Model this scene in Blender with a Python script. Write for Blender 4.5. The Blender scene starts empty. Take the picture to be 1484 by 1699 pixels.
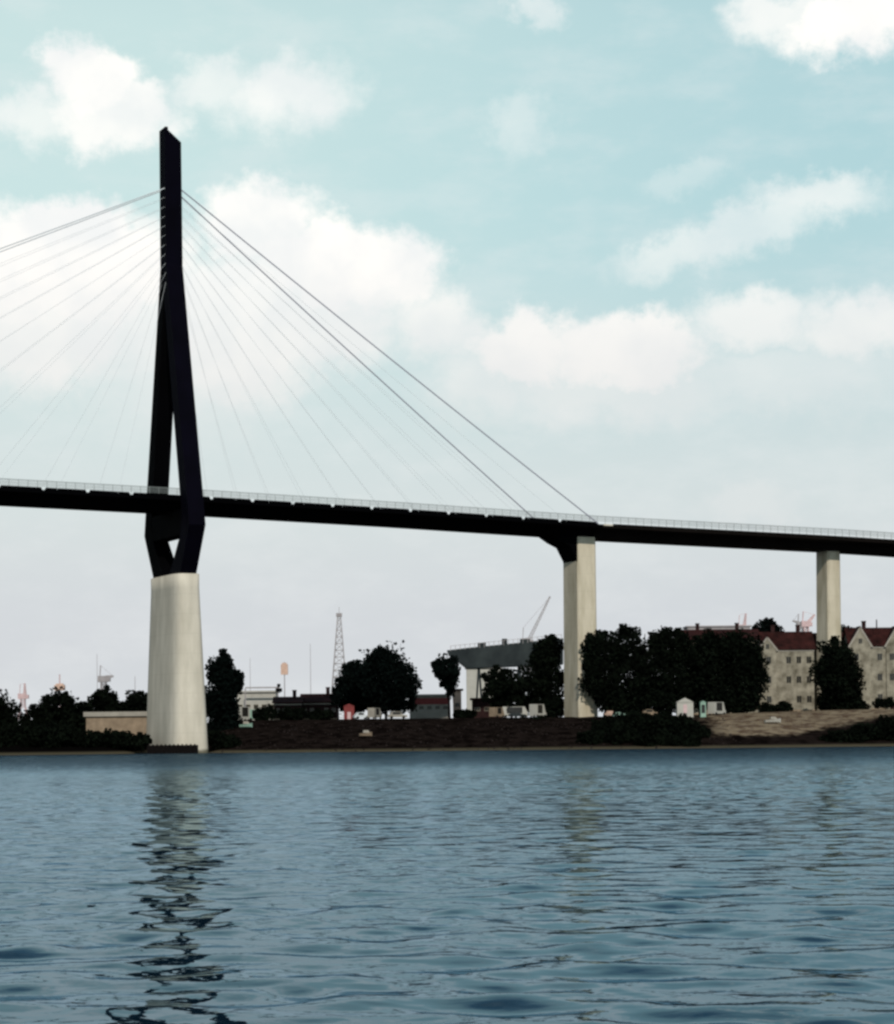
import bpy, math, random
import numpy as np
from mathutils import Vector, Matrix
random.seed(7); RNG = np.random.default_rng(11)
scene = bpy.context.scene
col = scene.collection
# ------------------------------------------------------------------ camera
F, CX, HY, H, PHI = 4000.0, 742.0, 1222.0, 3.0, 0.0101
cam_d = bpy.data.cameras.new("camera"); cam = bpy.data.objects.new("camera", cam_d); col.objects.link(cam)
cam_d.sensor_fit = 'HORIZONTAL'; cam_d.sensor_width = 36; cam_d.lens = 36 * F / 1484
cam_d.shift_y = (HY - 849.5) / 1484
cam_d.clip_start = 0.5; cam_d.clip_end = 30000
cam.matrix_world = Matrix.Translation((0, 0, H)) @ Matrix.Rotation(math.radians(90), 4, 'X') @ Matrix.Rotation(-PHI, 4, 'Z')
scene.camera = cam
scene.view_settings.view_transform = 'Standard'; scene.view_settings.look = 'None'
scene.view_settings.exposure = 0.0; scene.view_settings.gamma = 1.0; scene.view_settings.use_curve_mapping = False
scene.cycles.filter_width = 2.7
# ------------------------------------------------------------------ sun + sky
SUN_EL, SUN_AZ = math.radians(35), math.radians(172)     # azimuth clockwise from +Y
sdir = Vector((math.sin(SUN_AZ) * math.cos(SUN_EL), math.cos(SUN_AZ) * math.cos(SUN_EL), math.sin(SUN_EL)))
sl = bpy.data.lights.new("sun", 'SUN'); so = bpy.data.objects.new("sun", sl); col.objects.link(so)
sl.energy = 3.2; sl.angle = math.radians(0.5); sl.color = (1, .93, .82)
so.rotation_euler = sdir.to_track_quat('Z', 'Y').to_euler()
world = bpy.data.worlds.new("World"); scene.world = world; world.use_nodes = True
NT = world.node_tree; NT.nodes.clear()
def nn(t, **k):
    n = NT.nodes.new(t)
    for a, b in k.items(): setattr(n, a, b)
    return n
def M_(op, a, b=None, c=None, clamp=False):
    n = nn('ShaderNodeMath', operation=op, use_clamp=clamp)
    for i, v in enumerate((a, b, c)):
        if v is None: continue
        if isinstance(v, (int, float)): n.inputs[i].default_value = v
        else: NT.links.new(v, n.inputs[i])
    return n.outputs[0]
def SS(v, a, b, lo=0., hi=1.):
    n = nn('ShaderNodeMapRange', interpolation_type='SMOOTHSTEP')
    NT.links.new(v, n.inputs[0])
    for i, x in enumerate((a, b, lo, hi)): n.inputs[i + 1].default_value = x
    return n.outputs[0]
def MIX(f, a, b, blend='MIX'):
    n = nn('ShaderNodeMix', data_type='RGBA', blend_type=blend)
    for i, v in ((0, f), (6, a), (7, b)):
        if isinstance(v, (int, float)): n.inputs[i].default_value = v
        elif isinstance(v, tuple): n.inputs[i].default_value = v + (1,)
        else: NT.links.new(v, n.inputs[i])
    return n.outputs[2]
tc = nn('ShaderNodeTexCoord'); sep = nn('ShaderNodeSeparateXYZ'); NT.links.new(tc.outputs['Generated'], sep.inputs[0])
X, Y, Z = sep.outputs
hyp = M_('SQRT', M_('ADD', M_('MULTIPLY', X, X), M_('MULTIPLY', Y, Y)))
az = M_('ARCTAN2', X, Y)                          # radians, 0 = view direction
te = M_('DIVIDE', Z, M_('MAXIMUM', hyp, .001))    # tangent of the elevation
# cloud field lives on the sky sphere: azimuth u and elevation v, unit = 1/4 rad-ish (thousand image px)
U = M_('MULTIPLY', az, 4.0); V = M_('MULTIPLY', te, 4.0)
comb = nn('ShaderNodeCombineXYZ'); NT.links.new(U, comb.inputs[0]); NT.links.new(V, comb.inputs[1])
def noise(vec, scale, detail=5, rough=.55, dist=0.):
    n = nn('ShaderNodeTexNoise'); NT.links.new(vec, n.inputs['Vector'])
    n.inputs['Scale'].default_value = scale; n.inputs['Detail'].default_value = detail
    n.inputs['Roughness'].default_value = rough; n.inputs['Distortion'].default_value = dist
    return n
wn = noise(comb.outputs[0], 7.0, 6, .6)
ws = nn('ShaderNodeSeparateXYZ'); NT.links.new(wn.outputs['Color'], ws.inputs[0])
wn2 = noise(comb.outputs[0], 24.0, 5, .65)
ws2 = nn('ShaderNodeSeparateXYZ'); NT.links.new(wn2.outputs['Color'], ws2.inputs[0])
UU = M_('ADD', U, M_('ADD', M_('MULTIPLY', M_('SUBTRACT', ws.outputs[0], .5), .16), M_('MULTIPLY', M_('SUBTRACT', ws2.outputs[0], .5), .08)))
VV = M_('ADD', V, M_('ADD', M_('MULTIPLY', M_('SUBTRACT', ws.outputs[1], .5), .11), M_('MULTIPLY', M_('SUBTRACT', ws2.outputs[1], .5), .075)))
# photo px (cx, cy, rx, ry, strength, tilt)
CLOUDS = [(160,125,72,62,.95,0),(205,190,120,48,.85,0),(60,195,70,34,.6,0),(370,130,60,45,.55,0),(480,150,105,52,.75,.1),
 (120,385,95,50,1,0),(60,430,110,75,1,0),(90,520,150,80,.9,0),(130,420,120,62,1,0),(240,500,160,90,.8,0),(330,580,160,90,.55,0),(190,450,140,80,1,0),(30,470,110,70,.95,0),(80,560,140,60,.6,0),(440,365,85,60,.95,.1),(560,430,145,62,1,-.1),
 (640,440,80,62,.95,0),(400,530,130,100,.9,0),(520,500,150,70,.85,0),(735,530,80,50,.8,-.2),
 (870,570,90,52,.97,0),(1050,575,135,52,.97,0),(1000,640,210,42,.55,0),(800,630,80,50,.55,0),(1260,535,90,36,.75,0),(1430,555,115,42,.8,0),
 (1300,630,200,44,.4,0),(1250,680,120,22,.25,0),(1150,410,105,30,.5,.25),(1250,385,150,30,.5,.22),(1360,345,90,28,.55,.05),
 (1420,40,130,55,1,0),(1290,25,80,40,.75,0),(905,12,40,22,.45,0),(870,205,50,42,.3,0),(1150,300,60,25,.2,0),(1240,835,60,34,.3,0),(1400,630,120,50,.3,0)]
mask = None
for cx, cy, rx, ry, st, tl in CLOUDS:
    u0 = (cx - CX) / 1000; v0 = (HY - cy) / 1000; g_ = .80 if cy > 300 else .88; rx /= 1000 * g_; ry /= 1000 * g_
    du = M_('SUBTRACT', UU, u0); dv = M_('SUBTRACT', VV, v0)
    if tl: dv = M_('SUBTRACT', dv, M_('MULTIPLY', du, tl))
    up = M_('MULTIPLY', M_('MAXIMUM', dv, 0.), 1 / ry); dn = M_('MULTIPLY', M_('MINIMUM', dv, 0.), .72 / ry)
    dv2 = M_('ADD', up, dn); du2 = M_('MULTIPLY', du, 1 / rx)
    d = M_('SQRT', M_('ADD', M_('MULTIPLY', du2, du2), M_('MULTIPLY', dv2, dv2)))
    m = SS(d, 1.16, .58, 0, st) if st > .8 else SS(d, 1.3, .35, 0, st)
    mask = m if mask is None else M_('MAXIMUM', mask, m)
# general broken cloud for the rest of the sky (above and beside the framed part)
wide = nn('ShaderNodeMapping'); NT.links.new(comb.outputs[0], wide.inputs[0]); wide.inputs['Scale'].default_value = (1, 2.1, 1)
gn = noise(wide.outputs[0], .9, 7, .58)
gen = M_('MULTIPLY', SS(gn.outputs['Fac'], .56, .72), M_('MAXIMUM', SS(te, .31, .40), SS(M_('ABSOLUTE', az), .22, .30)))
mask = M_('MAXIMUM', mask, M_('MULTIPLY', gen, .6))
# thin ragged veil
vn = noise(wide.outputs[0], 5.0, 6, .6)
veil = M_('MULTIPLY', SS(vn.outputs['Fac'], .42, .7), .22)
low = SS(te, .23, .07)                               # milky air toward the horizon
sky = nn('ShaderNodeTexSky', sky_type='NISHITA'); sky.sun_disc = False
sky.sun_elevation = SUN_EL; sky.sun_rotation = SUN_AZ; sky.dust_density = .6; sky.ozone_density = 1.6
skyc = MIX(1., sky.outputs[0], (.75, .95, .85), 'MULTIPLY')
side = MIX(SS(az, -.16, .2), (6.6, 8.4, 8.15), (4.9, 7.15, 7.4))
c0 = MIX(M_('ADD', .05, M_('MULTIPLY', SS(te, .42, .29), .80)), skyc, side)
c1 = MIX(M_('MULTIPLY', low, .92), c0, MIX(SS(te, .10, .04), (6.9, 7.35, 7.4), (6.6, 6.75, 7.1)))
c2 = MIX(veil, c1, (8.6, 8.8, 8.8))
cn = noise(comb.outputs[0], 6.5, 4, .5)
cshade = SS(cn.outputs['Fac'], .35, .62)
ccol = MIX(cshade, (9.2, 9.35, 9.3), (10.6, 10.4, 10.0))
ccol = MIX(M_('MULTIPLY', SS(te, .22, .12), .75), ccol, (7.9, 7.9, 7.85))
c3 = MIX(mask, c2, ccol)
bg = nn('ShaderNodeBackground'); NT.links.new(c3, bg.inputs[0]); bg.inputs[1].default_value = .1
wo = nn('ShaderNodeOutputWorld'); NT.links.new(bg.outputs[0], wo.inputs[0])

# ------------------------------------------------------------------ helpers
def derot(px, py):
    dx, dy = px - CX, HY - py
    return dx * math.cos(PHI) + dy * math.sin(PHI), -dx * math.sin(PHI) + dy * math.cos(PHI)
def at(px, py, d):
    wx, wz = derot(px, py)
    return Vector((wx * d / F, d, H + wz * d / F))
def xz(px, py, d):
    p = at(px, py, d); return p.x, p.z
def tag(o, label=None, cat=None, group=None, kind=None):
    if label: o['label'] = label
    if cat: o['category'] = cat
    if group: o['group'] = group
    if kind: o['kind'] = kind
    return o
def empty(name, loc, rz=0.):
    o = bpy.data.objects.new(name, None); o.location = loc; o.rotation_euler = (0, 0, rz); o.empty_display_size = .5
    col.objects.link(o); return o
def mat(name, color, rough=.8, var=.25, scale=1.0, color2=None, spec=.3, metallic=0., bump=0., streak=None):
    m = bpy.data.materials.new(name); m.use_nodes = True; nt = m.node_tree; b = nt.nodes['Principled BSDF']
    b.inputs['Roughness'].default_value = rough; b.inputs['Metallic'].default_value = metallic
    b.inputs['Specular IOR Level'].default_value = spec
    t = nt.nodes.new('ShaderNodeTexCoord'); mp = nt.nodes.new('ShaderNodeMapping'); nt.links.new(t.outputs['Object'], mp.inputs[0])
    if streak: mp.inputs['Scale'].default_value = streak
    n = nt.nodes.new('ShaderNodeTexNoise'); nt.links.new(mp.outputs[0], n.inputs['Vector'])
    n.inputs['Scale'].default_value = scale; n.inputs['Detail'].default_value = 6; n.inputs['Roughness'].default_value = .6
    r = nt.nodes.new('ShaderNodeValToRGB'); nt.links.new(n.outputs['Fac'], r.inputs[0])
    c2 = color2 or tuple(min(1, c * (1 + var)) for c in color)
    c1 = tuple(c * (1 - var) for c in color)
    r.color_ramp.elements[0].position = .32; r.color_ramp.elements[1].position = .68
    r.color_ramp.elements[0].color = c1 + (1,); r.color_ramp.elements[1].color = c2 + (1,)
    nt.links.new(r.outputs[0], b.inputs['Base Color'])
    if bump:
        bp = nt.nodes.new('ShaderNodeBump'); bp.inputs['Strength'].default_value = bump; bp.inputs['Distance'].default_value = .1
        nt.links.new(n.outputs['Fac'], bp.inputs['Height']); nt.links.new(bp.outputs[0], b.inputs['Normal'])
    return m
class MB:
    def __init__(s): s.v = []; s.f = []; s.mi = []
    def add(s, vs, fs, mi=0):
        o = len(s.v); s.v += [tuple(v) for v in vs]; s.f += [tuple(i + o for i in f) for f in fs]; s.mi += [mi] * len(fs); return s
    def hexa(s, b, t, mi=0):      # 4 bottom + 4 top points, counter-clockwise from above
        return s.add(list(b) + list(t), [(3,2,1,0),(4,5,6,7),(0,1,5,4),(1,2,6,5),(2,3,7,6),(3,0,4,7)], mi)
    def box(s, x0, x1, y0, y1, z0, z1, mi=0):
        return s.hexa([(x0,y0,z0),(x1,y0,z0),(x1,y1,z0),(x0,y1,z0)], [(x0,y0,z1),(x1,y0,z1),(x1,y1,z1),(x0,y1,z1)], mi)
    def bar(s, a, b, w, h=None, mi=0, n=4):
        a = Vector(a); b = Vector(b); h = h or w; d = (b - a).normalized()
        up = Vector((0,0,1)) if abs(d.z) < .95 else Vector((0,1,0))
        sd = d.cross(up).normalized(); u2 = sd.cross(d).normalized()
        if n == 4: off = [(-.5,-.5),(.5,-.5),(.5,.5),(-.5,.5)]
        else: off = [(.5*math.cos(2*math.pi*i/n), .5*math.sin(2*math.pi*i/n)) for i in range(n)]
        vs = [p + sd*x*w + u2*y*h for p in (a, b) for x, y in off]
        fs = [tuple(range(n))[::-1], tuple(range(n, 2*n))] + [(i, (i+1) % n, (i+1) % n + n, i + n) for i in range(n)]
        return s.add(vs, fs, mi)
    def taper(s, pts, rad, n=8, mi=0):
        rings = []
        for i, p in enumerate(pts):
            p = Vector(p); d = (Vector(pts[min(i+1, len(pts)-1)]) - Vector(pts[max(i-1, 0)])).normalized()
            up = Vector((0,1,0)) if abs(d.y) < .9 else Vector((1,0,0))
            sd = d.cross(up).normalized(); u2 = sd.cross(d)
            rings.append([p + (sd*math.cos(2*math.pi*k/n) + u2*math.sin(2*math.pi*k/n))*rad[i] for k in range(n)])
        vs = [v for r in rings for v in r]; fs = [tuple(range(n))[::-1], tuple(range(len(vs)-n, len(vs)))]
        for i in range(len(pts)-1):
            for k in range(n): fs.append((i*n+k, i*n+(k+1) % n, (i+1)*n+(k+1) % n, (i+1)*n+k))
        return s.add(vs, fs, mi)
    def prism(s, prof, p0, p1, mi=0):   # prof: list of (a, z) ; p0/p1 = functions mapping (a,z)->xyz
        n = len(prof); vs = [p0(a, z) for a, z in prof] + [p1(a, z) for a, z in prof]
        return s.add(vs, [tuple(range(n))[::-1], tuple(range(n, 2*n))] + [(i, (i+1) % n, (i+1) % n + n, i+n) for i in range(n)], mi)
    def build(s, name, m, parent=None, fixn=True, smooth=False):
        me = bpy.data.meshes.new(name); me.from_pydata(s.v, [], s.f); 
        for mm in (m if isinstance(m, (list, tuple)) else [m]): me.materials.append(mm)
        me.polygons.foreach_set('material_index', s.mi)
        if fixn:
            import bmesh
            bm = bmesh.new(); bm.from_mesh(me); bmesh.ops.recalc_face_normals(bm, faces=bm.faces); bm.to_mesh(me); bm.free()
        if smooth: me.polygons.foreach_set('use_smooth', [True]*len(me.polygons))
        me.update()
        o = bpy.data.objects.new(name, me); col.objects.link(o); o.parent = parent
        return o
def copy_tree(o, parent=None):
    c = o.copy(); col.objects.link(c); c.parent = parent
    for ch in list(o.children): copy_tree(ch, c)
    return c

MT = dict(
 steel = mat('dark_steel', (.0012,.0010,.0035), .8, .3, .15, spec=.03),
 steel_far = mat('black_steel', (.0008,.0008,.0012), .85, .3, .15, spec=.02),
 cable = mat('cable_grey', (.50,.53,.56), .6, .1, .3),
 backstay = mat('backstay_grey', (.24,.24,.29), .6, .1, .3),
 rail = mat('railing_grey', (.17,.19,.19), .6, .15, .5),
 ramp = mat('shaded_ramp_concrete', (.0035,.0022,.0018), .9, .5, .12, spec=.1),  # shade under the deck overhang is put into this near-black concrete colour
 concrete = mat('pale_concrete', (.47,.43,.36), .95, .14, .22, color2=(.57,.525,.45), spec=.1, streak=(1.6,1.6,.35)),
 concrete2 = mat('tan_concrete', (.42,.37,.275), .95, .18, .3, color2=(.54,.485,.39), spec=.1, streak=(1.5,1.5,.3)),
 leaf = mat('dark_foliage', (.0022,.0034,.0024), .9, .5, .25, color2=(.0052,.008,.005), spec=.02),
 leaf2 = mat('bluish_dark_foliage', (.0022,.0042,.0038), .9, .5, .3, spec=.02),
 bark = mat('bark', (.004,.003,.003), .95, .3, 2, spec=.05),
 cream = mat('cream_render', (.17,.15,.11), .9, .5, .45, color2=(.31,.285,.23), spec=.1),
 white = mat('white_paint', (.36,.35,.32), .5, .08, .6),
 white2 = mat('offwhite_wall', (.26,.24,.21), .8, .15, .5),
 tiles = mat('dark_red_roof_tiles', (.018,.0055,.005), .85, .5, .5, color2=(.038,.011,.010), spec=.1),
 brick = mat('dark_brick', (.022,.010,.010), .9, .4, .8, spec=.1),
 glass = mat('window_glass', (.018,.017,.015), .2, .2, 1, spec=.5),
 red = mat('red_paint', (.16,.02,.02), .5, .15, 1),
 pink = mat('hazed_red_pink_paint', (.50,.36,.37), .7, .15, 1),  # haze over the far cranes put into the colour; pink doors share it
 orange = mat('orange_paint', (.50,.34,.27), .6, .15, 1),
 greyblue = mat('grey_blue_steel', (.014,.019,.024), .8, .4, .10, color2=(.034,.042,.044), spec=.1),
 lattice = mat('weathered_grey_steel', (.28,.26,.27), .7, .15, .5),
 tan = mat('tan_wall', (.21,.16,.115), .9, .25, .6, spec=.1),
 palegreen = mat('pale_green_paint', (.22,.34,.28), .6, .1, 1),
 rubber = mat('tyre_rubber', (.01,.01,.01), .9, .1, 2, spec=.1),
 timber = mat('tarred_timber', (.006,.005,.005), .9, .3, 2, spec=.05),
 stone = mat('revetment_stone', (.02,.013,.012), .9, .5, .6, color2=(.035,.026,.024), spec=.1),
)
def joints(m, period):
    # formwork pour joints and a damp algae band at the water line
    nt = m.node_tree; b = nt.nodes['Principled BSDF']; src = b.inputs['Base Color'].links[0].from_socket
    t = nt.nodes.new('ShaderNodeTexCoord'); s = nt.nodes.new('ShaderNodeSeparateXYZ'); nt.links.new(t.outputs['Object'], s.inputs[0])
    n = nt.nodes.new('ShaderNodeTexNoise'); n.inputs['Scale'].default_value = .5; nt.links.new(t.outputs['Object'], n.inputs['Vector'])
    md = nt.nodes.new('ShaderNodeMath'); md.operation = 'MODULO'; nt.links.new(s.outputs[2], md.inputs[0]); md.inputs[1].default_value = period
    lt = nt.nodes.new('ShaderNodeMath'); lt.operation = 'LESS_THAN'; nt.links.new(md.outputs[0], lt.inputs[0]); lt.inputs[1].default_value = .14
    k = nt.nodes.new('ShaderNodeMath'); k.operation = 'MULTIPLY'; nt.links.new(lt.outputs[0], k.inputs[0]); k.inputs[1].default_value = .13
    m1 = nt.nodes.new('ShaderNodeMix'); m1.data_type = 'RGBA'; nt.links.new(k.outputs[0], m1.inputs[0]); nt.links.new(src, m1.inputs[6]); m1.inputs[7].default_value = (.22,.20,.16,1)
    ad = nt.nodes.new('ShaderNodeMath'); ad.operation = 'ADD'; nt.links.new(s.outputs[2], ad.inputs[0]); nt.links.new(n.outputs['Fac'], ad.inputs[1])
    mr = nt.nodes.new('ShaderNodeMapRange'); nt.links.new(ad.outputs[0], mr.inputs[0])
    for i, q in enumerate((1.5, .9, 0, .85)): mr.inputs[i+1].default_value = q
    m2 = nt.nodes.new('ShaderNodeMix'); m2.data_type = 'RGBA'; nt.links.new(mr.outputs[0], m2.inputs[0]); nt.links.new(m1.outputs[2], m2.inputs[6]); m2.inputs[7].default_value = (.07,.065,.04,1)
    nt.links.new(m2.outputs[2], b.inputs['Base Color'])
joints(MT['concrete'], 4.2); joints(MT['concrete2'], 4.0)
# ------------------------------------------------------------------ water
def make_water():
    rad = []
    r = 4.0
    while r < 24: rad.append(r); r += .5
    # roughly even in screen height between 24 m and 620 m
    inv = np.linspace(1/24, 1/90, 900); rad += list(1/inv)
    r = rad[-1]
    while r < 620: r += max(.27, r*.0022); rad.append(r)
    rad += [700, 900, 1300, 2200, 5000, 12000]
    rad = np.array(rad)
    ang = np.concatenate([np.linspace(-180, -14, 60)[:-1], np.linspace(-14, 14, 700), np.linspace(14, 180, 60)[1:]])
    ang = np.radians(ang)
    R, A = np.meshgrid(rad, ang, indexing='ij')
    x = R*np.sin(A); y = R*np.cos(A)
    dr = np.gradient(rad)[:, None]*np.ones_like(A)
    dl = R*np.gradient(ang)[None, :]
    sp = np.maximum(dr, dl*.8)
    z = np.zeros_like(x); rg = np.random.default_rng(5)
    lam = np.exp(np.linspace(math.log(.36), math.log(5.0), 64))
    for L in lam:
        th = rg.normal(0, 1.15) + math.radians(8)
        k = 2*math.pi/L
        w = math.exp(-((math.log(L/1.65))/.7)**2)
        slope = .0190*(w*1.0 + .12)
        fade = np.clip(L/(1.6*sp) - 1, 0, 1)
        ph = rg.uniform(0, 2*math.pi)
        # slow warping keeps crests short and irregular
        wx = x + .35*L*np.sin(y*k*.11 + ph) ; wy = y + .35*L*np.sin(x*k*.13 + 2*ph)
        s = np.sin(k*(wx*math.sin(th) + wy*math.cos(th)) + ph)
        z += slope/k*s*fade
    gust = .8 + .3*np.sin(x*.05 + 1.3*np.sin(y*.021)) * np.sin(y*.043 + 1 + np.sin(x*.031))
    z *= gust
    # land side: keep calm
    z *= np.clip((640 - R)/40, 0, 1)
    nr, na = x.shape
    co = np.stack([x, y, z], -1).reshape(-1, 3)
    idx = np.arange(nr*na).reshape(nr, na)
    q = np.stack([idx[:-1, :-1], idx[:-1, 1:], idx[1:, 1:], idx[1:, :-1]], -1).reshape(-1, 4)
    q = q[:, ::-1]
    # centre fan
    me = bpy.data.meshes.new('river')
    c = len(co); co = np.vstack([co, [0, 0, 0]])
    tri = np.stack([idx[0, 1:], idx[0, :-1], np.full(na-1, c)], -1)[:, ::-1]
    me.vertices.add(len(co)); me.vertices.foreach_set('co', co.ravel())
    nl = q.size + tri.size
    me.loops.add(nl); me.loops.foreach_set('vertex_index', np.concatenate([q.ravel(), tri.ravel()]).astype(np.int32))
    np_ = len(q) + len(tri)
    me.polygons.add(np_)
    ls = np.concatenate([np.arange(len(q))*4, len(q)*4 + np.arange(len(tri))*3]).astype(np.int32)
    me.polygons.foreach_set('loop_start', ls)
    me.polygons.foreach_set('use_smooth', [True]*np_)
    me.update(calc_edges=True); me.validate()
    if me.polygons[1000].normal.z < 0: me.flip_normals()
    m = bpy.data.materials.new('river_water'); m.use_nodes = True; nt = m.node_tree; b = nt.nodes['Principled BSDF']
    b.inputs['Base Color'].default_value = (.006, .022, .036, 1); b.inputs['IOR'].default_value = 1.333
    b.inputs['Roughness'].default_value = .03; b.inputs['Specular IOR Level'].default_value = .5
    t = nt.nodes.new('ShaderNodeTexCoord')
    sp_ = nt.nodes.new('ShaderNodeSeparateXYZ'); nt.links.new(t.outputs['Object'], sp_.inputs[0])
    def by_y(lo, hi):      # breezier water toward the far bank
        n = nt.nodes.new('ShaderNodeMapRange'); n.interpolation_type = 'SMOOTHSTEP'; nt.links.new(sp_.outputs[1], n.inputs[0])
        for i, q_ in enumerate((60, 330, lo, hi)): n.inputs[i+1].default_value = q_
        return n.outputs[0]
    def by_y2(lo, hi):
        n = nt.nodes.new('ShaderNodeMapRange'); n.interpolation_type = 'SMOOTHSTEP'; nt.links.new(sp_.outputs[1], n.inputs[0])
        for i, q_ in enumerate((190, 400, lo, hi)): n.inputs[i+1].default_value = q_
        return n.outputs[0]
    prev = None
    for sc, st, dist in ((2.6, .10, .05), (.45, .15, .30)):
        mp = nt.nodes.new('ShaderNodeMapping'); nt.links.new(t.outputs['Object'], mp.inputs[0]); mp.inputs['Scale'].default_value = (.7, 1, 1)
        n = nt.nodes.new('ShaderNodeTexNoise'); n.inputs['Scale'].default_value = sc; n.inputs['Detail'].default_value = 3
        nt.links.new(mp.outputs[0], n.inputs['Vector'])
        bp = nt.nodes.new('ShaderNodeBump'); nt.links.new(by_y(st, 1.), bp.inputs['Strength']); nt.links.new(by_y2(dist*1.3, dist*12), bp.inputs['Distance'])
        nt.links.new(n.outputs['Fac'], bp.inputs['Height'])
        if prev: nt.links.new(prev, bp.inputs['Normal'])
        prev = bp.outputs[0]
    nt.links.new(prev, b.inputs['Normal'])
    # murky river: Fresnel reflection dulled toward slate blue over a dark body colour
    nt.nodes.remove(b)
    gl_ = nt.nodes.new('ShaderNodeBsdfGlossy'); gl_.inputs['Color'].default_value = (.46, .62, .715, 1)
    nt.links.new(by_y(.025, .2), gl_.inputs['Roughness'])
    df = nt.nodes.new('ShaderNodeBsdfDiffuse'); df.inputs['Color'].default_value = (.004, .015, .027, 1)
    fr = nt.nodes.new('ShaderNodeFresnel'); fr.inputs['IOR'].default_value = 1.333
    for x_ in (gl_, df, fr): nt.links.new(prev, x_.inputs['Normal'])
    ms = nt.nodes.new('ShaderNodeMixShader'); nt.links.new(fr.outputs[0], ms.inputs[0]); nt.links.new(df.outputs[0], ms.inputs[1]); nt.links.new(gl_.outputs[0], ms.inputs[2])
    nt.links.new(ms.outputs[0], nt.nodes['Material Output'].inputs[0])
    me.materials.append(m)
    o = bpy.data.objects.new('river', me); col.objects.link(o); tag(o, kind='structure')
make_water()
# ------------------------------------------------------------------ ground
def shore(x):
    return 500 + 25*np.exp(-((x+59)/8)**2) + 1.6*np.sin(x*.09) + .9*np.sin(x*.23+1)
def gz(x, y):
    v = y - shore(x)
    top = 7.2 + 1.0*np.clip((x-50)/40, 0, 1) - .6*np.clip((-50-x)/20, 0, 1)
    b = np.interp(v, [-60, -3, 0, 4, 10, 24, 44, 54, 70], [-6, -1.2, -.12, .45, 1.5, 4.2, 6.8, 7.2, 7.2])
    rough = .18*np.sin(x*.8 + y*.3)*np.sin(y*.7 - x*.2) * np.clip(v/8, 0, 1)*np.clip((60-v)/20, .25, 1)
    return b/7.2*top*(b > 0) + b*(b <= 0) + rough
def make_ground():
    xs = np.concatenate([np.array([-12000, -3000, -900, -500]), np.linspace(-300, 300, 300), np.array([500, 900, 3000, 12000])])
    ys = np.concatenate([np.linspace(480, 575, 90), np.array([590, 620, 680, 800, 1000, 1500, 2500, 5000, 14000])])
    Xg, Yg = np.meshgrid(xs, ys)
    Zg = gz(Xg, Yg)
    nr, na = Xg.shape; idx = np.arange(nr*na).reshape(nr, na)
    q = np.stack([idx[:-1, :-1], idx[:-1, 1:], idx[1:, 1:], idx[1:, :-1]], -1).reshape(-1, 4)
    me = bpy.data.meshes.new('ground'); me.from_pydata(np.stack([Xg, Yg, Zg], -1).reshape(-1, 3).tolist(), [], q.tolist())
    me.polygons.foreach_set('use_smooth', [True]*len(me.polygons))
    m = bpy.data.materials.new('dyke_ground'); m.use_nodes = True; nt = m.node_tree; b = nt.nodes['Principled BSDF']
    b.inputs['Roughness'].default_value = 1; b.inputs['Specular IOR Level'].default_value = .0
    t = nt.nodes.new('ShaderNodeTexCoord'); s = nt.nodes.new('ShaderNodeSeparateXYZ'); nt.links.new(t.outputs['Object'], s.inputs[0])
    def mth(op, a, c=None, cl=False):
        n = nt.nodes.new('ShaderNodeMath'); n.operation = op; n.use_clamp = cl
        for i, v in enumerate((a, c)):
            if v is None: continue
            if isinstance(v, (int, float)): n.inputs[i].default_value = v
            else: nt.links.new(v, n.inputs[i])
        return n.outputs[0]
    def ns(sc, det=6):
        n = nt.nodes.new('ShaderNodeTexNoise'); n.inputs['Scale'].default_value = sc; n.inputs['Detail'].default_value = det; n.inputs['Roughness'].default_value = .65
        nt.links.new(t.outputs['Object'], n.inputs['Vector']); return n.outputs['Fac']
    def rng(v, a, c, lo=0, hi=1):
        n = nt.nodes.new('ShaderNodeMapRange'); n.interpolation_type = 'SMOOTHSTEP'; nt.links.new(v, n.inputs[0])
        for i, q_ in enumerate((a, c, lo, hi)): n.inputs[i+1].default_value = q_
        return n.outputs[0]
    def mx(f, a, c):
        n = nt.nodes.new('ShaderNodeMix'); n.data_type = 'RGBA'
        for i, v in ((0, f), (6, a), (7, c)):
            if isinstance(v, tuple): n.inputs[i].default_value = v + (1,)
            else: nt.links.new(v, n.inputs[i])
        return n.outputs[2]
    n1, n2, n3 = ns(.35), ns(1.6), ns(.08, 3)
    xj0 = s.outputs[0]
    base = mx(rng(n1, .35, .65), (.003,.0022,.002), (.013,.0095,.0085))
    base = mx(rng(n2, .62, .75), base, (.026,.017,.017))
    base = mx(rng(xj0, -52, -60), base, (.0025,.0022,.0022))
    # sandy bank at the right: world x above ~58 m, between a slanted lower limit and the crest
    xj = mth('ADD', s.outputs[0], mth('MULTIPLY', n1, 8)); zj = mth('ADD', s.outputs[2], mth('MULTIPLY', mth('SUBTRACT', n1, .5), 1.6))
    lowlim = mth('ADD', 2.5, mth('MULTIPLY', mth('MAXIMUM', mth('SUBTRACT', s.outputs[0], 74), 0.), .17))
    sm = mth('MULTIPLY', rng(xj, 59, 66), rng(mth('SUBTRACT', zj, lowlim), -.3, .6))
    sand = mx(rng(n1, .38, .62), (.07,.045,.03), (.20,.16,.11))
    sand = mx(rng(n2, .5, .75), sand, (.14,.12,.115))
    base = mx(sm, base, sand)
    # wet pale strip of shingle at the water line
    base = mx(mth('MULTIPLY', rng(s.outputs[2], .75, .25), .55), base, (.12,.105,.07))
    nt.links.new(base, b.inputs['Base Color'])
    me.materials.append(m)
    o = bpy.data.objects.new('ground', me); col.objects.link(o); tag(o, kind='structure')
make_ground()
def gnd(x, y): return float(gz(np.array(float(x)), np.array(float(y))))
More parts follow.
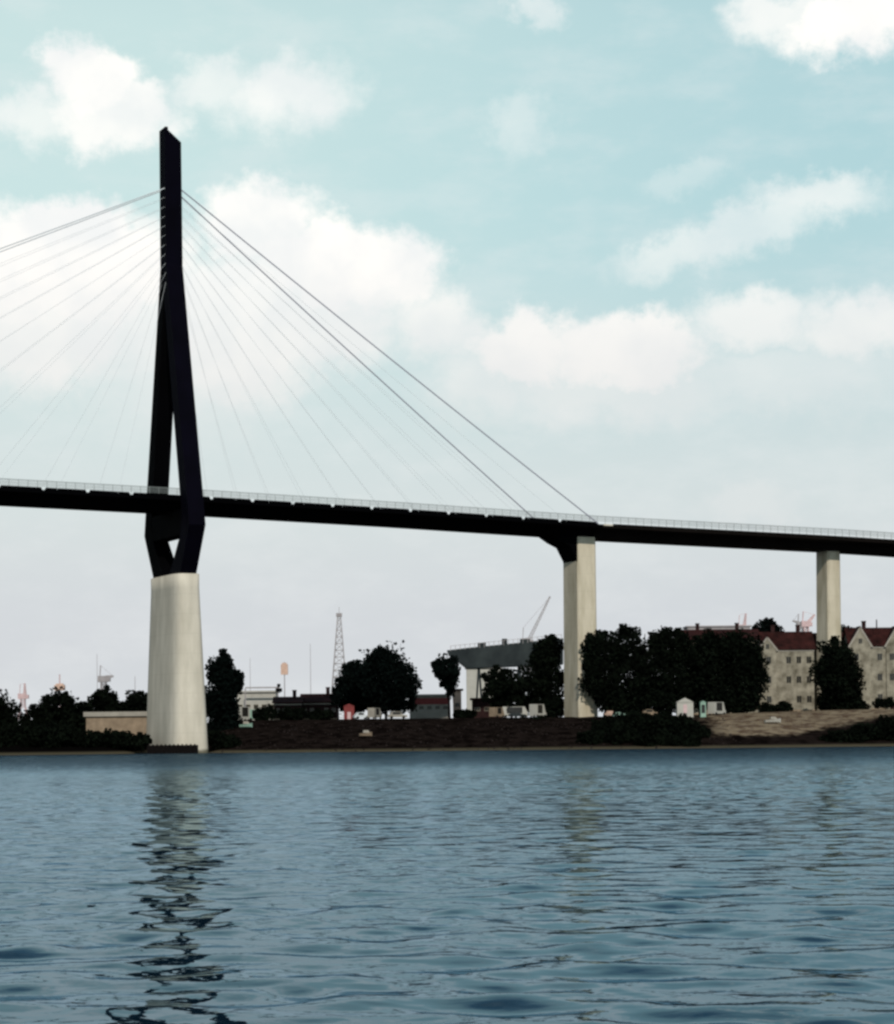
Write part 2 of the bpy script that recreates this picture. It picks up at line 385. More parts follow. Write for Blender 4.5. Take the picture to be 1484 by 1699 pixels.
# revetment stones
def make_stones():
    mb = MB(); rg = np.random.default_rng(3)
    ico = [(0,0,1),(.9,0,.2),(.25,.85,.3),(-.75,.5,.2),(-.7,-.55,.3),(.3,-.85,.2),(0,0,-.6)]
    fs = [(0,1,2),(0,2,3),(0,3,4),(0,4,5),(0,5,1),(6,2,1),(6,3,2),(6,4,3),(6,5,4),(6,1,5)]
    for i in range(900):
        x = rg.uniform(-60, 62); v = rg.uniform(1, 40)**1.0; y = float(shore(x)) + v
        s = rg.uniform(.1, .38); a = rg.uniform(0, 6.28); z = gnd(x, y) + s*.15
        ca, sa = math.cos(a), math.sin(a)
        mb.add([(x+(p[0]*ca-p[1]*sa)*s, y+(p[0]*sa+p[1]*ca)*s, z+p[2]*s*.6*rg.uniform(.8, 1.2)) for p in ico], fs)
    tag(mb.build('revetment_stones', MT['stone'], fixn=False), 'scattered rubble stones on the dark river bank slope', 'stones', kind='stuff')
make_stones()
# ------------------------------------------------------------------ bridge
TH = math.radians(24); AX = Vector((math.cos(TH), math.sin(TH), 0)); TX = Vector((math.sin(TH), -math.cos(TH), 0))
O = at(293, 1240, 518); O = Vector((-58.2, 518, 0))
def BP(s, w, z): return O + AX*s + TX*w + Vector((0, 0, z))      # s along deck, w toward the viewer, z up
_ks = [-330, -200, -160, -80, -38, 0, 50, 97.5, 165, 184, 300, 600]
_kz = [47, 52.5, 52.8, 52.4, 51.8, 51.0, 49.6, 48.0, 46.6, 46.0, 41.5, 30]
def bot(s): return float(np.interp(s, _ks, _kz))
bridge = empty('cable_stayed_bridge', (O.x, O.y, 0))
tag(bridge, 'tall dark cable stayed bridge on pale concrete piers crossing high over the river', 'bridge')
bi = Matrix.Translation(-O)
def bbuild(mb, name, m, parent=bridge, local=True, **k):
    mb.v = [tuple(Vector(v) - O) for v in mb.v]
    return mb.build(name, m, parent, **k)
def deck_section(s0, s1, prof, step=8):
    mb = MB(); n = max(2, int((s1-s0)/step)+1); ss = np.linspace(s0, s1, n); P = len(prof); fs = []
    vs = [BP(s, w, bot(s)+z) for s in ss for w, z in prof]
    for i in range(n-1):
        for k in range(P): fs.append((i*P+k, i*P+(k+1) % P, (i+1)*P+(k+1) % P, (i+1)*P+k))
    fs += [tuple(range(P)), tuple(range((n-1)*P, n*P))[::-1]]
    return mb.add(vs, fs)
steelp = [(-4.2,.6),(4.2,.6),(5.6,2.25),(8.7,2.45),(8.75,3.05),(-8.75,3.05),(-8.7,2.45),(-5.6,2.25)]
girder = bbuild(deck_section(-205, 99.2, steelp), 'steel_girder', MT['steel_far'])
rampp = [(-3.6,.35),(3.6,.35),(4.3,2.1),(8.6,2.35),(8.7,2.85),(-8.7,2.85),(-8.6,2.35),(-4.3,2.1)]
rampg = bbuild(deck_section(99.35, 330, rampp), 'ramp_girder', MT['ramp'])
rd = MB()
rs = np.linspace(-205, 330, 60)
for i in range(59):
    a, b = rs[i], rs[i+1]
    rd.hexa([BP(a,-8.0,bot(a)+3.06),BP(b,-8.0,bot(b)+3.06),BP(b,8.0,bot(b)+3.06),BP(a,8.0,bot(a)+3.06)][::-1],
            [BP(a,-8.0,bot(a)+3.16),BP(b,-8.0,bot(b)+3.16),BP(b,8.0,bot(b)+3.16),BP(a,8.0,bot(a)+3.16)][::-1])
bbuild(rd, 'road_surface', mat('asphalt', (.05,.05,.05), .9, .2, 2))
# edge parapets in segments, with a short gap at every cable anchorage
for sgn in (1, -1):
    pa = MB(); s = -204.; 
    anchors = sorted([-12-9.4*i for i in range(20)] + [9.2*i + 5.6 for i in range(10)])
    prev = -205.
    for a in anchors + [98.4]:
        gap = .25
        if a - gap - prev > 1:
            w0, w1 = sgn*8.45, sgn*8.85
            lo, hi = prev, a-gap
            def q(s_, w, z): return BP(s_, w, bot(s_)+z)
            e = .3
            pa.hexa([q(lo,w0,3.06),q(hi,w0,3.06),q(hi,w1,3.06),q(lo,w1,3.06)],[q(lo+e,w0,3.6),q(hi-e,w0,3.6),q(hi-e,w1,3.6),q(lo+e,w1,3.6)])
        prev = a+gap
    bbuild(pa, 'edge_parapet', MT['steel_far'])
    pr = MB()
    for i in range(24):
        lo, hi = 102.2+i*9.5, 102.2+(i+1)*9.5
        pr.hexa([BP(lo,sgn*8.4,bot(lo)+2.86),BP(hi,sgn*8.4,bot(hi)+2.86),BP(hi,sgn*8.75,bot(hi)+2.86),BP(lo,sgn*8.75,bot(lo)+2.86)],
                [BP(lo,sgn*8.4,bot(lo)+3.35),BP(hi,sgn*8.4,bot(hi)+3.35),BP(hi,sgn*8.75,bot(hi)+3.35),BP(lo,sgn*8.75,bot(lo)+3.35)])
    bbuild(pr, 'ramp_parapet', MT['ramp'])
    rl = MB(); ss = np.arange(-204, 328, 2.0)
    for a in ss:
        rl.bar(BP(a, sgn*8.6, bot(a)+3.1), BP(a, sgn*8.6, bot(a)+4.95), .09)
    for zz in (3.85, 4.15, 4.4, 4.7, 4.95):
        for i in range(len(ss)-1):
            rl.bar(BP(ss[i], sgn*8.6, bot(ss[i])+zz), BP(ss[i+1], sgn*8.6, bot(ss[i+1])+zz), .085 if zz < 4.9 else .12)
    bbuild(rl, 'railing', MT['rail'], fixn=False)
# expansion joint block at the transition pier
mb = MB(); mb.hexa([BP(99.6,8.4,bot(99)+2.86),BP(101.9,8.4,bot(101)+2.86),BP(101.9,8.75,bot(101)+2.86),BP(99.6,8.75,bot(99)+2.86)],
                   [BP(99.6,8.4,bot(99)+3.2),BP(101.9,8.4,bot(101)+3.2),BP(101.9,8.75,bot(101)+3.2),BP(99.6,8.75,bot(99)+3.2)])
bbuild(mb, 'expansion_joint_cover', MT['concrete'])
# pylon: legs drawn as real outlines in the cross plane, extruded along the deck
def extr(mb, prof, a0, a1, cut=None):
    n = len(prof)
    vs = [BP(a0, w, z) for w, z in prof] + [BP(a1, w, z if cut is None else min(z, cut)) for w, z in prof]
    return mb.add(vs, [tuple(range(n))[::-1], tuple(range(n, 2*n))] + [(i, (i+1) % n, (i+1) % n+n, i+n) for i in range(n)])
for sgn in (1, -1):
    prof = [(9.5,38),(16.0,47.8),(14.6,54),(2.0,105),(.02,105),(.02,98),(10.1,54),(10.9,50.3),(9.8,46.2),(1.8,38)]
    prof = [(sgn*w, z) for w, z in prof]
    if sgn < 0: prof = prof[::-1]
    mb = MB(); extr(mb, prof, -1.8, 1.8)
    bbuild(mb, 'pylon_leg', MT['steel'] if sgn > 0 else MT['steel_far'])
mb = MB(); mb.hexa([BP(-1.75,-9.8,46.2),BP(1.75,-9.8,46.2),BP(1.75,9.8,46.2),BP(-1.75,9.8,46.2)][::-1],
                   [BP(-1.75,-10.9,51.59),BP(1.75,-10.9,51.59),BP(1.75,10.9,51.59),BP(-1.75,10.9,51.59)][::-1])
bbuild(mb, 'cross_beam', MT['steel_far'])
mb = MB(); mb.hexa([BP(-1.85,-2.05,104.8),BP(1.85,-2.05,104.8),BP(1.85,2.05,104.8),BP(-1.85,2.05,104.8)][::-1],
                   [BP(-1.8,-2.0,134.0),BP(1.8,-2.0,131.0),BP(1.8,2.0,131.0),BP(-1.8,2.0,134.0)][::-1])
mast = bbuild(mb, 'pylon_mast', MT['steel'])
mb = MB(); mb.box(O.x-1.2, O.x-.5, O.y-.4, O.y+.4, 133.2, 134.6); bbuild(mb, 'mast_light', MT['steel'], mast)
# pylon pier
def pier(mb, s, z0, z1, a0, t0, a1, t1, n=10, ch=.35):
    rings = []
    for i in range(n+1):
        f = i/n; z = z0+(z1-z0)*f; a = (a0+(a1-a0)*f)/2; t = (t0+(t1-t0)*f)/2
        rings.append([BP(s+x, w, z) for x, w in ((-a,-t+ch),(-a+ch,-t),(a-ch,-t),(a,-t+ch),(a,t-ch),(a-ch,t),(-a+ch,t),(-a,t-ch))])
    vs = [v for r in rings for v in r]; fs = [tuple(range(8)), tuple(range(n*8, n*8+8))[::-1]]
    for i in range(n):
        for k in range(8): fs.append((i*8+k, i*8+(k+1) % 8, (i+1)*8+(k+1) % 8, (i+1)*8+k))
    return mb.add(vs, fs)
mb = MB(); n_ = 14; K_ = 40; vs = []
for i in range(n_+1):
    f = i/n_; z = -3+40.95*f; a_ = (8.8-3.2*f)/2; t_ = (24.6-3.9*f)/2
    if i == n_: a_ += .15; t_ += .15
    for k in range(K_):
        c_, s_ = math.cos(2*math.pi*k/K_), math.sin(2*math.pi*k/K_)
        vs.append(BP(math.copysign(abs(c_)**.42, c_)*a_, math.copysign(abs(s_)**.42, s_)*t_, z))
mb.add(vs, [tuple(range(K_)), tuple(range(n_*K_, n_*K_+K_))[::-1]] + [(i*K_+k, i*K_+(k+1) % K_, (i+1)*K_+(k+1) % K_, (i+1)*K_+k) for i in range(n_) for k in range(K_)])
pp = bbuild(mb, 'pylon_pier', MT['concrete'], smooth=True)
for p_ in pp.data.polygons:
    if len(p_.vertices) > 4: p_.use_smooth = False
for s, a, t in ((97.7, 4.8, 7.6), (165.5, 3.7, 5.4), (233, 3.7, 5.4), (300, 3.7, 5.4)):
    p = BP(s, 0, 0); m_ = MT['concrete2']
    pr_ = bbuild(pier(MB(), s, gnd(p.x, p.y)-1.5, bot(s)+.33 if s > 98 else bot(s)+.58, a+.25, t+.3, a, t), 'pier', m_)
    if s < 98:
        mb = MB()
        for w in (0,):   # haunched bearing bracket on river side, its lower wedge standing in for deck shadow
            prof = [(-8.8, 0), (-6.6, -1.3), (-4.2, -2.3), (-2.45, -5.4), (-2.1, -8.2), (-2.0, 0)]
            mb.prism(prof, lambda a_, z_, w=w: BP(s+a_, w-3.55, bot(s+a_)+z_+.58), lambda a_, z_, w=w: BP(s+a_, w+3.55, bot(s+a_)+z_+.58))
        bbuild(mb, 'bracket_with_shadow_wedge', MT['steel_far'], pr_)
# fender in front of the pylon pier
fx = MB()
p0 = at(241, 1246, 500); p1 = at(328, 1246, 502)
fx.hexa([(p0.x,503,-1.5),(p1.x,501,-1.5),(p1.x,503.4,-1.5),(p0.x,505.4,-1.5)],[(p0.x,503,1.75),(p1.x,501,1.75),(p1.x,503.4,1.75),(p0.x,505.4,1.75)])
for i in range(12):
    x = p0.x+(p1.x-p0.x)*(i+.5)/12; y = 503-2*(i+.5)/12
    fx.taper([(x,y-.2,-1.5),(x,y-.2,1.95)], [.22,.2], 6)
tag(fx.build('fender', MT['timber']), 'low black timber fender at the water foot of the pylon pier', 'fender')
# stay cables: two planes, eleven each side
for sgn in (1, -1):
    right = [98.0 if sgn > 0 else 93.5, 90, 80.5, 71.5, 62.5, 53.5, 44.5, 35.5, 26.5, 18.5, 11]
    left = [-153, -139, -125, -111, -97, -83, -69, -55, -41, -28, -15]
    for side, arr in ((1, right), (-1, left)):
        for i, s in enumerate(arr):
            zt = 121.0 - i*2.0; mb = MB(); rad = .115 if i == 0 else .030
            a = BP(side*1.75, sgn*1.5, zt); b = BP(s, sgn*9.0, bot(s)+3.2)
            pts = []
            for k in range(9):
                f = k/8; p = a.lerp(b, f); p.z -= 4*f*(1-f)*(a-b).length*.003; pts.append(p)
            mb.taper(pts, [rad*(1.3 if side > 0 and i == 0 else 1)]*9, 5)
            bbuild(mb, 'stay_cable', MT['backstay'] if (i == 0 and side > 0) else MT['cable'], fixn=False)
# ------------------------------------------------------------------ trees
def leaves(lobes, n, size, rg, shell=.55):
    n = int(n*2.2); size *= 1.45
    """n leaf clumps (quads) spread through ellipsoid lobes"""
    vol = np.array([l[3]*l[4]*l[5] for l in lobes])**.75; pr = vol/vol.sum()
    cs = []
    # sub-clumps give a lumpy outline
    nsub = max(8, n//90); li = rg.choice(len(lobes), nsub, p=pr); subs = []
    for i in li:
        l = lobes[i]; d = rg.normal(size=3); d /= np.linalg.norm(d); r = rg.uniform(.35, .93)**.6
        subs.append((l[0]+d[0]*l[3]*r, l[1]+d[1]*l[4]*r, l[2]+d[2]*l[5]*r, .17*(l[3]+l[5])*rg.uniform(.7, 1.35)))
    subs = np.array(subs)
    k = int(n*.62); si = rg.integers(0, nsub, k)
    cs.append(subs[si, :3] + np.clip(rg.normal(size=(k, 3)), -1.3, 1.3)*subs[si, 3:4]*.5)
    k2 = n-k; li = rg.choice(len(lobes), k2, p=pr); L = np.array(lobes)[li]
    d = rg.normal(size=(k2, 3)); d /= np.linalg.norm(d, axis=1)[:, None]; r = rg.uniform(0, 1, (k2, 1))**.4
    cs.append(L[:, :3] + d*r*L[:, 3:6]*.93)
    c = np.vstack(cs); m = len(c)
    a = rg.normal(size=(m, 3)); a /= np.linalg.norm(a, axis=1)[:, None]
    b = np.cross(a, rg.normal(size=(m, 3))); b /= np.linalg.norm(b, axis=1)[:, None]
    s = size*rg.uniform(.55, 1.3, (m, 1))
    q = np.stack([c - a*s*.5, c + b*s*.38, c + a*s*.5, c - b*s*.38], 1)
    return q.reshape(-1, 3)
def leaf_mesh(name, co, m, parent):
    me = bpy.data.meshes.new(name); n = len(co)//4
    me.vertices.add(len(co)); me.vertices.foreach_set('co', co.ravel())
    me.loops.add(len(co)); me.loops.foreach_set('vertex_index', np.arange(len(co), dtype=np.int32))
    me.polygons.add(n); me.polygons.foreach_set('loop_start', np.arange(n, dtype=np.int32)*4)
    me.update(calc_edges=True); me.materials.append(m)
    o = bpy.data.objects.new(name, me); col.objects.link(o); o.parent = parent; return o
def tree(lobes_px, d, n, label, group=None, base=None, name='broadleaf_tree', leafm='leaf', size=.55, trunk=True, cat='tree', sx=None):
    """lobes_px: (px, py, rx_px, ry_px) outlines measured at depth d"""
    k = d/F; rg = np.random.default_rng(abs(hash(label)) % 1 + int(lobes_px[0][0]*7 + lobes_px[0][1]))
    L = []
    for i, (px, py, rx, ry) in enumerate(lobes_px):
        p = at(px, py, d); dep = min(rx, ry*1.3)*k
        L.append((p.x, d + rg.uniform(-.3, .3)*dep, p.z, rx*k, dep, ry*k))
    bx = sx if sx is not None else L[0][0]; bz = gnd(bx, d)
    root = empty(name, (bx, d, bz)); tag(root, label, cat, group)
    Ll = [(a-bx, b-d, c-bz, e, f, g) for a, b, c, e, f, g in L]
    leaf_mesh('crown' if trunk else 'foliage', leaves(Ll, n, size, rg), MT[leafm], root)
    topz = max(l[2] for l in Ll); h = max(1.0, topz)
    mb = MB(); r0 = max(.12, h*.022)
    lean = rg.uniform(-.3, .3)
    mb.taper([(0,0,-.4),(lean*.3,0,h*.35),(lean,0,h*.7),(lean*1.2,0,h)], [r0*1.2, r0*.9, r0*.55, r0*.2], 8)
    for l in Ll:
        for j in range(3):
            z0 = h*rg.uniform(.25, .6); e = (l[0]+rg.uniform(-.5, .5)*l[3], l[1]+rg.uniform(-.5, .5)*l[4], l[2]+rg.uniform(-.2, .5)*l[5])
            if e[2] < z0: z0 = max(.2, e[2]*.6)
            mid = (e[0]*.45, e[1]*.45, (z0+e[2])/2+.2)
            mb.taper([(lean*.5,0,z0), mid, e], [r0*.4, r0*.28, r0*.08], 5)
    mb.build('trunk' if trunk else 'stem', MT['bark'], root, fixn=False)
    return root
G1 = 'trees along the left bank'
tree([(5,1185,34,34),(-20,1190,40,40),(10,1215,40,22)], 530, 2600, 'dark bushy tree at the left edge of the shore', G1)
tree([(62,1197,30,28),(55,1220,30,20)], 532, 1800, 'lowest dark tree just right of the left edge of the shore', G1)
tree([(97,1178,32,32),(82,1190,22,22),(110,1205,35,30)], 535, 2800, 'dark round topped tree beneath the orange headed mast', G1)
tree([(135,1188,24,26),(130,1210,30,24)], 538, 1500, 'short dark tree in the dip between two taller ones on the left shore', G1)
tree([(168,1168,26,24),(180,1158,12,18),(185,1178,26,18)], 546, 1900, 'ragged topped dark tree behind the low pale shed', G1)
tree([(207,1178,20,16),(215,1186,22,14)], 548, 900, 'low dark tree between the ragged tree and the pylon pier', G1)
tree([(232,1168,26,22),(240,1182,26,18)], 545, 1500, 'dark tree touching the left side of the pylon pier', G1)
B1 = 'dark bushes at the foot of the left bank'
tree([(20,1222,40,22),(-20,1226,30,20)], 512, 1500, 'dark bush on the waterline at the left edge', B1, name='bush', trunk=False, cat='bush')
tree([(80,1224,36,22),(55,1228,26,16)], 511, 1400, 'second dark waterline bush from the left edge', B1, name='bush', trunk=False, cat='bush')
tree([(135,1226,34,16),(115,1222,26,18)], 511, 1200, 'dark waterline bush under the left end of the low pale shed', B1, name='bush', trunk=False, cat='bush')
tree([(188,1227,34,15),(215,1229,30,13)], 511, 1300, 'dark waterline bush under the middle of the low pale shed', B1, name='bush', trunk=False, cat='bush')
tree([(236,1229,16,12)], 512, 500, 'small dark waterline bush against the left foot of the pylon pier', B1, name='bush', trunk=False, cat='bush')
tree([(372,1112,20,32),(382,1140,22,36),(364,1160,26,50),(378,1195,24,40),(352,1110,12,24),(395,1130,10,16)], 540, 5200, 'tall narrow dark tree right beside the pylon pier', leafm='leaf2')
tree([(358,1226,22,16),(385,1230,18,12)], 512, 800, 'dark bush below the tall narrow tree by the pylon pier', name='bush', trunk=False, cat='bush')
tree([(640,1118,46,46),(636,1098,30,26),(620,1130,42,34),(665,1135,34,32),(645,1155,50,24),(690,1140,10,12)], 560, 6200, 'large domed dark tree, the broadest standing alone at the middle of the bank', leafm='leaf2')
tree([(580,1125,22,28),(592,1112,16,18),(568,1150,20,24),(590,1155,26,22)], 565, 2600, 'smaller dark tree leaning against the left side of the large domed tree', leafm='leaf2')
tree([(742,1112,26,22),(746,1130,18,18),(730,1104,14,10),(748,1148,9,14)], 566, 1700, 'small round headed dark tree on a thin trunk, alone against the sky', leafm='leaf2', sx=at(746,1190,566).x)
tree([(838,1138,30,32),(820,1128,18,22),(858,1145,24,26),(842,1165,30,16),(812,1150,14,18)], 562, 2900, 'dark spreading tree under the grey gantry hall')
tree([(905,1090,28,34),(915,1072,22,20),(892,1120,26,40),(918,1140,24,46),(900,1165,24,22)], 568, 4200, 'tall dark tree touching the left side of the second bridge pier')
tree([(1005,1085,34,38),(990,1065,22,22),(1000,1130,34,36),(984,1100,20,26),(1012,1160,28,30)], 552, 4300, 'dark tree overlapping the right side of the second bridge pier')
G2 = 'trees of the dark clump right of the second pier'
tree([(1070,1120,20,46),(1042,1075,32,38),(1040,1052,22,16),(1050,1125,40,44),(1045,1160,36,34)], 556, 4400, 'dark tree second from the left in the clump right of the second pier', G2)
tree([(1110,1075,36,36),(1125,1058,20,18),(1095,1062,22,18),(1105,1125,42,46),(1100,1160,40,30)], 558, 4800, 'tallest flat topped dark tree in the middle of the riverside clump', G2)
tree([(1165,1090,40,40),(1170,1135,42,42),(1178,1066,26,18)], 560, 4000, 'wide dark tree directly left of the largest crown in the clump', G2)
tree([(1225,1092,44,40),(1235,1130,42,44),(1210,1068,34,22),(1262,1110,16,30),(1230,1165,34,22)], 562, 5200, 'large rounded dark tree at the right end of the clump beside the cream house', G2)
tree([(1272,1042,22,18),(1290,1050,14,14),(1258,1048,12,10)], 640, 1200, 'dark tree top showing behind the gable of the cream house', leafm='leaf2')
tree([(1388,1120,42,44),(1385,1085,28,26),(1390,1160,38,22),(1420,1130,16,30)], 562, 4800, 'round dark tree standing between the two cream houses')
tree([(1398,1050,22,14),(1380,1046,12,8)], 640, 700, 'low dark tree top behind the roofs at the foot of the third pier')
B2 = 'dark bushes on the bank right of the second pier'
def dfor(px, py):       # distance at which the bank shows at this height in the photograph
    for d_ in np.arange(503, 556, 1.0):
        p_ = at(px, py, d_)
        if gnd(p_.x, d_) >= p_.z: return float(d_)
    return 556.
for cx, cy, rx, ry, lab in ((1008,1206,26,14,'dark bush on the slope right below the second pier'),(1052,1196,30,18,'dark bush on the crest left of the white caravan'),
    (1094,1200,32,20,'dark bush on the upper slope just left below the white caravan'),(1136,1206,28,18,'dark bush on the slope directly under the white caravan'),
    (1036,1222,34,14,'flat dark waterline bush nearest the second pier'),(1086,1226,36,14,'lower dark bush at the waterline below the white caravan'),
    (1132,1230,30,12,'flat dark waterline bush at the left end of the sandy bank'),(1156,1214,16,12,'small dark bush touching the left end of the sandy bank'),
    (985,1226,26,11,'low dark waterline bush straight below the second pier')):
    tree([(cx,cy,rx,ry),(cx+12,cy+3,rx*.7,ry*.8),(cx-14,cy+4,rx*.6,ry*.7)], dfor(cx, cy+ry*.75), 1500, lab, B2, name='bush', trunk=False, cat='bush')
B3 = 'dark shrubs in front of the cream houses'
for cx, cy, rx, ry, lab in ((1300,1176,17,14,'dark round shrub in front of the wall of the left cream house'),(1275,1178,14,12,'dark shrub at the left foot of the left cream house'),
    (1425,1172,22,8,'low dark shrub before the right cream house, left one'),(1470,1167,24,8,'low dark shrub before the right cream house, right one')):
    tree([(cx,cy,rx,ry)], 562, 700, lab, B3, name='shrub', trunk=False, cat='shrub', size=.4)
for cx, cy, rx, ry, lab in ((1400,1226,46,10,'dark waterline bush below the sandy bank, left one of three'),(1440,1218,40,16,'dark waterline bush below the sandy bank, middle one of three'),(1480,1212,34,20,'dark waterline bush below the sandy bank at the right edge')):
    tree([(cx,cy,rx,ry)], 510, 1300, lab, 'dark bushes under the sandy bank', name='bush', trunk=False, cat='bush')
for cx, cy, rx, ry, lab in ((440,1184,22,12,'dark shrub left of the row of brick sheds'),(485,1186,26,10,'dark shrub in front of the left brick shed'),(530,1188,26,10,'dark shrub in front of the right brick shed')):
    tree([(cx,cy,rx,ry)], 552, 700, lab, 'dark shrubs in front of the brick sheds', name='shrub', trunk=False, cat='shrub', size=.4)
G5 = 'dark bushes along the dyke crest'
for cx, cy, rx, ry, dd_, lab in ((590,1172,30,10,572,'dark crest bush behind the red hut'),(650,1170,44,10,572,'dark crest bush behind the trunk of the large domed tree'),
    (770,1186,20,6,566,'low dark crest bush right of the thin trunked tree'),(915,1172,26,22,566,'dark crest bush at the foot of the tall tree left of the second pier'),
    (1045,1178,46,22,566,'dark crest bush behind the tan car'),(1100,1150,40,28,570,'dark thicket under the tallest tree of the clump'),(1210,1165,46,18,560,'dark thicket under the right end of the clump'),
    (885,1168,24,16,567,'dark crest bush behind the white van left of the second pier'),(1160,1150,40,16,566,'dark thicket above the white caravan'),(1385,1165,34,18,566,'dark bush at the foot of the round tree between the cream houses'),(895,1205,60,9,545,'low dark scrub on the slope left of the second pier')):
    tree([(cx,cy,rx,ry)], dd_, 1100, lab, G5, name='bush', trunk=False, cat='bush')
# ------------------------------------------------------------------ buildings
def window(parent, x, z, w, h, y=0., framem='cream'):
    f = MB()
    t = .09
    f.box(x-w/2-t, x+w/2+t, y-.05, y+.1, z-h/2-t, z-h/2); f.box(x-w/2-t, x+w/2+t, y-.05, y+.1, z+h/2, z+h/2+t)
    f.box(x-w/2-t, x-w/2, y-.05, y+.1, z-h/2, z+h/2); f.box(x+w/2, x+w/2+t, y-.05, y+.1, z-h/2, z+h/2)
    f.box(x-.03, x+.03, y-.04, y+.1, z-h/2, z+h/2)
    o = f.build('window', MT[framem], parent)
    g = MB(); g.box(x-w/2, x+w/2, y-.02, y+.05, z-h/2, z+h/2); g.build('pane', MT['glass'], o)
def house(px0, px1, pyb, pye, pyr, d, depth, label, wallm='cream', cols=4, rows=3, gables=(), rz=0., chim=1, roofm='tiles', name='house', cat='house', group=None, win=(1.1,1.6), hip=0.):
    """px0..px1 facade, pyb base, pye eaves, pyr ridge, all at depth d"""
    a = at(px0, pyb, d); b = at(px1, pyb, d); W = b.x-a.x; z0 = gnd((a.x+b.x)/2, d) - .3
    k = d/F; ez = at((px0+px1)/2, pye, d).z - z0; rzz = at((px0+px1)/2, pyr, d).z - z0
    root = empty(name, ((a.x+b.x)/2, d, z0), rz); tag(root, label, cat, group)
    w = MB(); w.box(-W/2, W/2, 0, depth, -1, ez)
    # end gables
    if hip < .01: 
        for x in (-W/2, W/2):
            w.add([(x-.0,0,ez),(x,depth,ez),(x,depth/2,rzz-.25),(x+(.3 if x < 0 else -.3),0,ez),(x+(.3 if x < 0 else -.3),depth,ez),(x+(.3 if x < 0 else -.3),depth/2,rzz-.25)],
                  [(0,1,2),(5,4,3),(0,2,5,3),(1,4,5,2)])
    bz = .0
    w.build('wall', MT[wallm], root)
    mb = MB(); mb.box(-W/2-.1, W/2+.1, -.08, -.003, -1, .9); mb.build('plinth', MT['tan'], root)
    mb = MB(); mb.box(-W/2-.1, W/2+.1, -.12, -.004, ez-.45, ez-.12); mb.build('cornice', MT['white2'], root)
    r = MB(); o_ = .45; hp = hip*W
    prof = [(-W/2-o_, -o_, ez), (W/2+o_, -o_, ez), (W/2+o_-hp, depth/2, rzz), (-W/2-o_+hp, depth/2, rzz), (-W/2-o_, depth+o_, ez), (W/2+o_, depth+o_, ez)]
    top = [(x, y, z+.22) for x, y, z in prof]
    r.add(prof+top, [(0,1,2,3),(3,2,5,4),(9,8,7,6),(10,11,8,9),(0,6,7,1),(4,5,11,10),(1,7,8,2),(2,8,11,5),(0,3,9,6),(3,4,10,9)])
    rf = r.build('roof', MT[roofm], root)
    for i in range(chim):
        cxx = W*(-.25 + .5*i) if chim > 1 else W*.22
        c = MB(); c.box(cxx-.45, cxx+.45, depth/2-.4, depth/2+.4, rzz-1, rzz+1.6); c.box(cxx-.55, cxx+.55, depth/2-.5, depth/2+.5, rzz+1.6, rzz+1.85)
        c.build('chimney', MT['brick'], rf)
    for gx, gw, gh in gables:       # cross gables on the facade: pale trimmed, projecting
        g = MB(); x0, x1 = gx-gw/2, gx+gw/2
        g.hexa([(x0,-.5,-1),(x1,-.5,-1),(x1,-.003,-1),(x0,-.003,-1)], [(x0,-.5,ez),(x1,-.5,ez),(x1,-.003,ez),(x0,-.003,ez)])
        g.add([(x0,-.5,ez),(x1,-.5,ez),(gx,-.5,ez+gh),(x0,depth/2,ez),(x1,depth/2,ez),(gx,depth/2,ez+gh)], [(0,1,2),(5,4,3),(0,2,5,3),(1,4,5,2)])
        go = g.build('gable_bay', MT['cream'], root)
        t = MB()
        for s_ in (-1, 1):
            t.bar((gx+s_*(gw/2+.4), -.35, ez-.25), (gx, -.35, ez+gh+.35), .6, .4)
        t.build('gable_trim', MT['white2'], go)
        t = MB()
        for s_ in (-1, 1):
            t.add([(gx, -.6, ez+gh+.75), (gx+s_*(gw/2+.5), -.6, ez+.05), (gx+s_*(gw/2+.5), depth/2, ez+.05), (gx, depth/2, ez+gh+.75),
                   (gx, -.6, ez+gh+.55), (gx+s_*(gw/2+.5), -.6, ez-.15), (gx+s_*(gw/2+.5), depth/2, ez-.15), (gx, depth/2, ez+gh+.55)],
                  [(0,1,2,3),(7,6,5,4),(0,4,5,1),(2,6,7,3),(1,5,6,2)])
        t.build('gable_roof', MT[roofm], go)
        window(go, gx, ez+gh*.3, .8, 1.2, -.5)
    hgt = (ez-1.2)/rows
    for rI in range(rows):
        for c in range(cols):
            x = -W/2 + W*(c+.5)/cols; z = 1.3 + hgt*(rI+.45)
            inb = any(abs(x-gx) < gw/2+win[0]/2+.1 for gx, gw, gh in gables); 
            if any(abs(abs(x-gx)-gw/2) < win[0]/2+.15 for gx, gw, gh in gables): continue
            if rI == 0 and c == cols//2:
                dd = MB(); yy = -.5 if inb else 0; dd.box(x-.6, x+.6, yy-.06, yy-.004, -.2, 2.4); dd.build('door', MT['brick'], root); continue
            window(root, x, z, win[0], win[1], -.5 if inb else 0.)
    return root
house(1268, 1352, 1178, 1078, 1048, 585, 11, 'cream three storey house with red roof at the right end of the tree clump', cols=5, rows=3, chim=2, gables=((-5.2, 4.2, 2.6),))
house(1412, 1530, 1168, 1072, 1041, 585, 11, 'cream house with pale trimmed gables and red roof at the right edge', cols=6, rows=3, gables=((-6.2,5.0,4.2),(2.6,5.0,4.2)), chim=2)
house(1352, 1412, 1174, 1076, 1050, 590, 10, 'house wing with red roof seen behind the round tree between the cream houses', cols=3, rows=3, chim=1)
house(1130, 1262, 1178, 1062, 1044, 625, 12, 'long red roof rising just behind the riverside tree clump', cols=6, rows=3, chim=2)
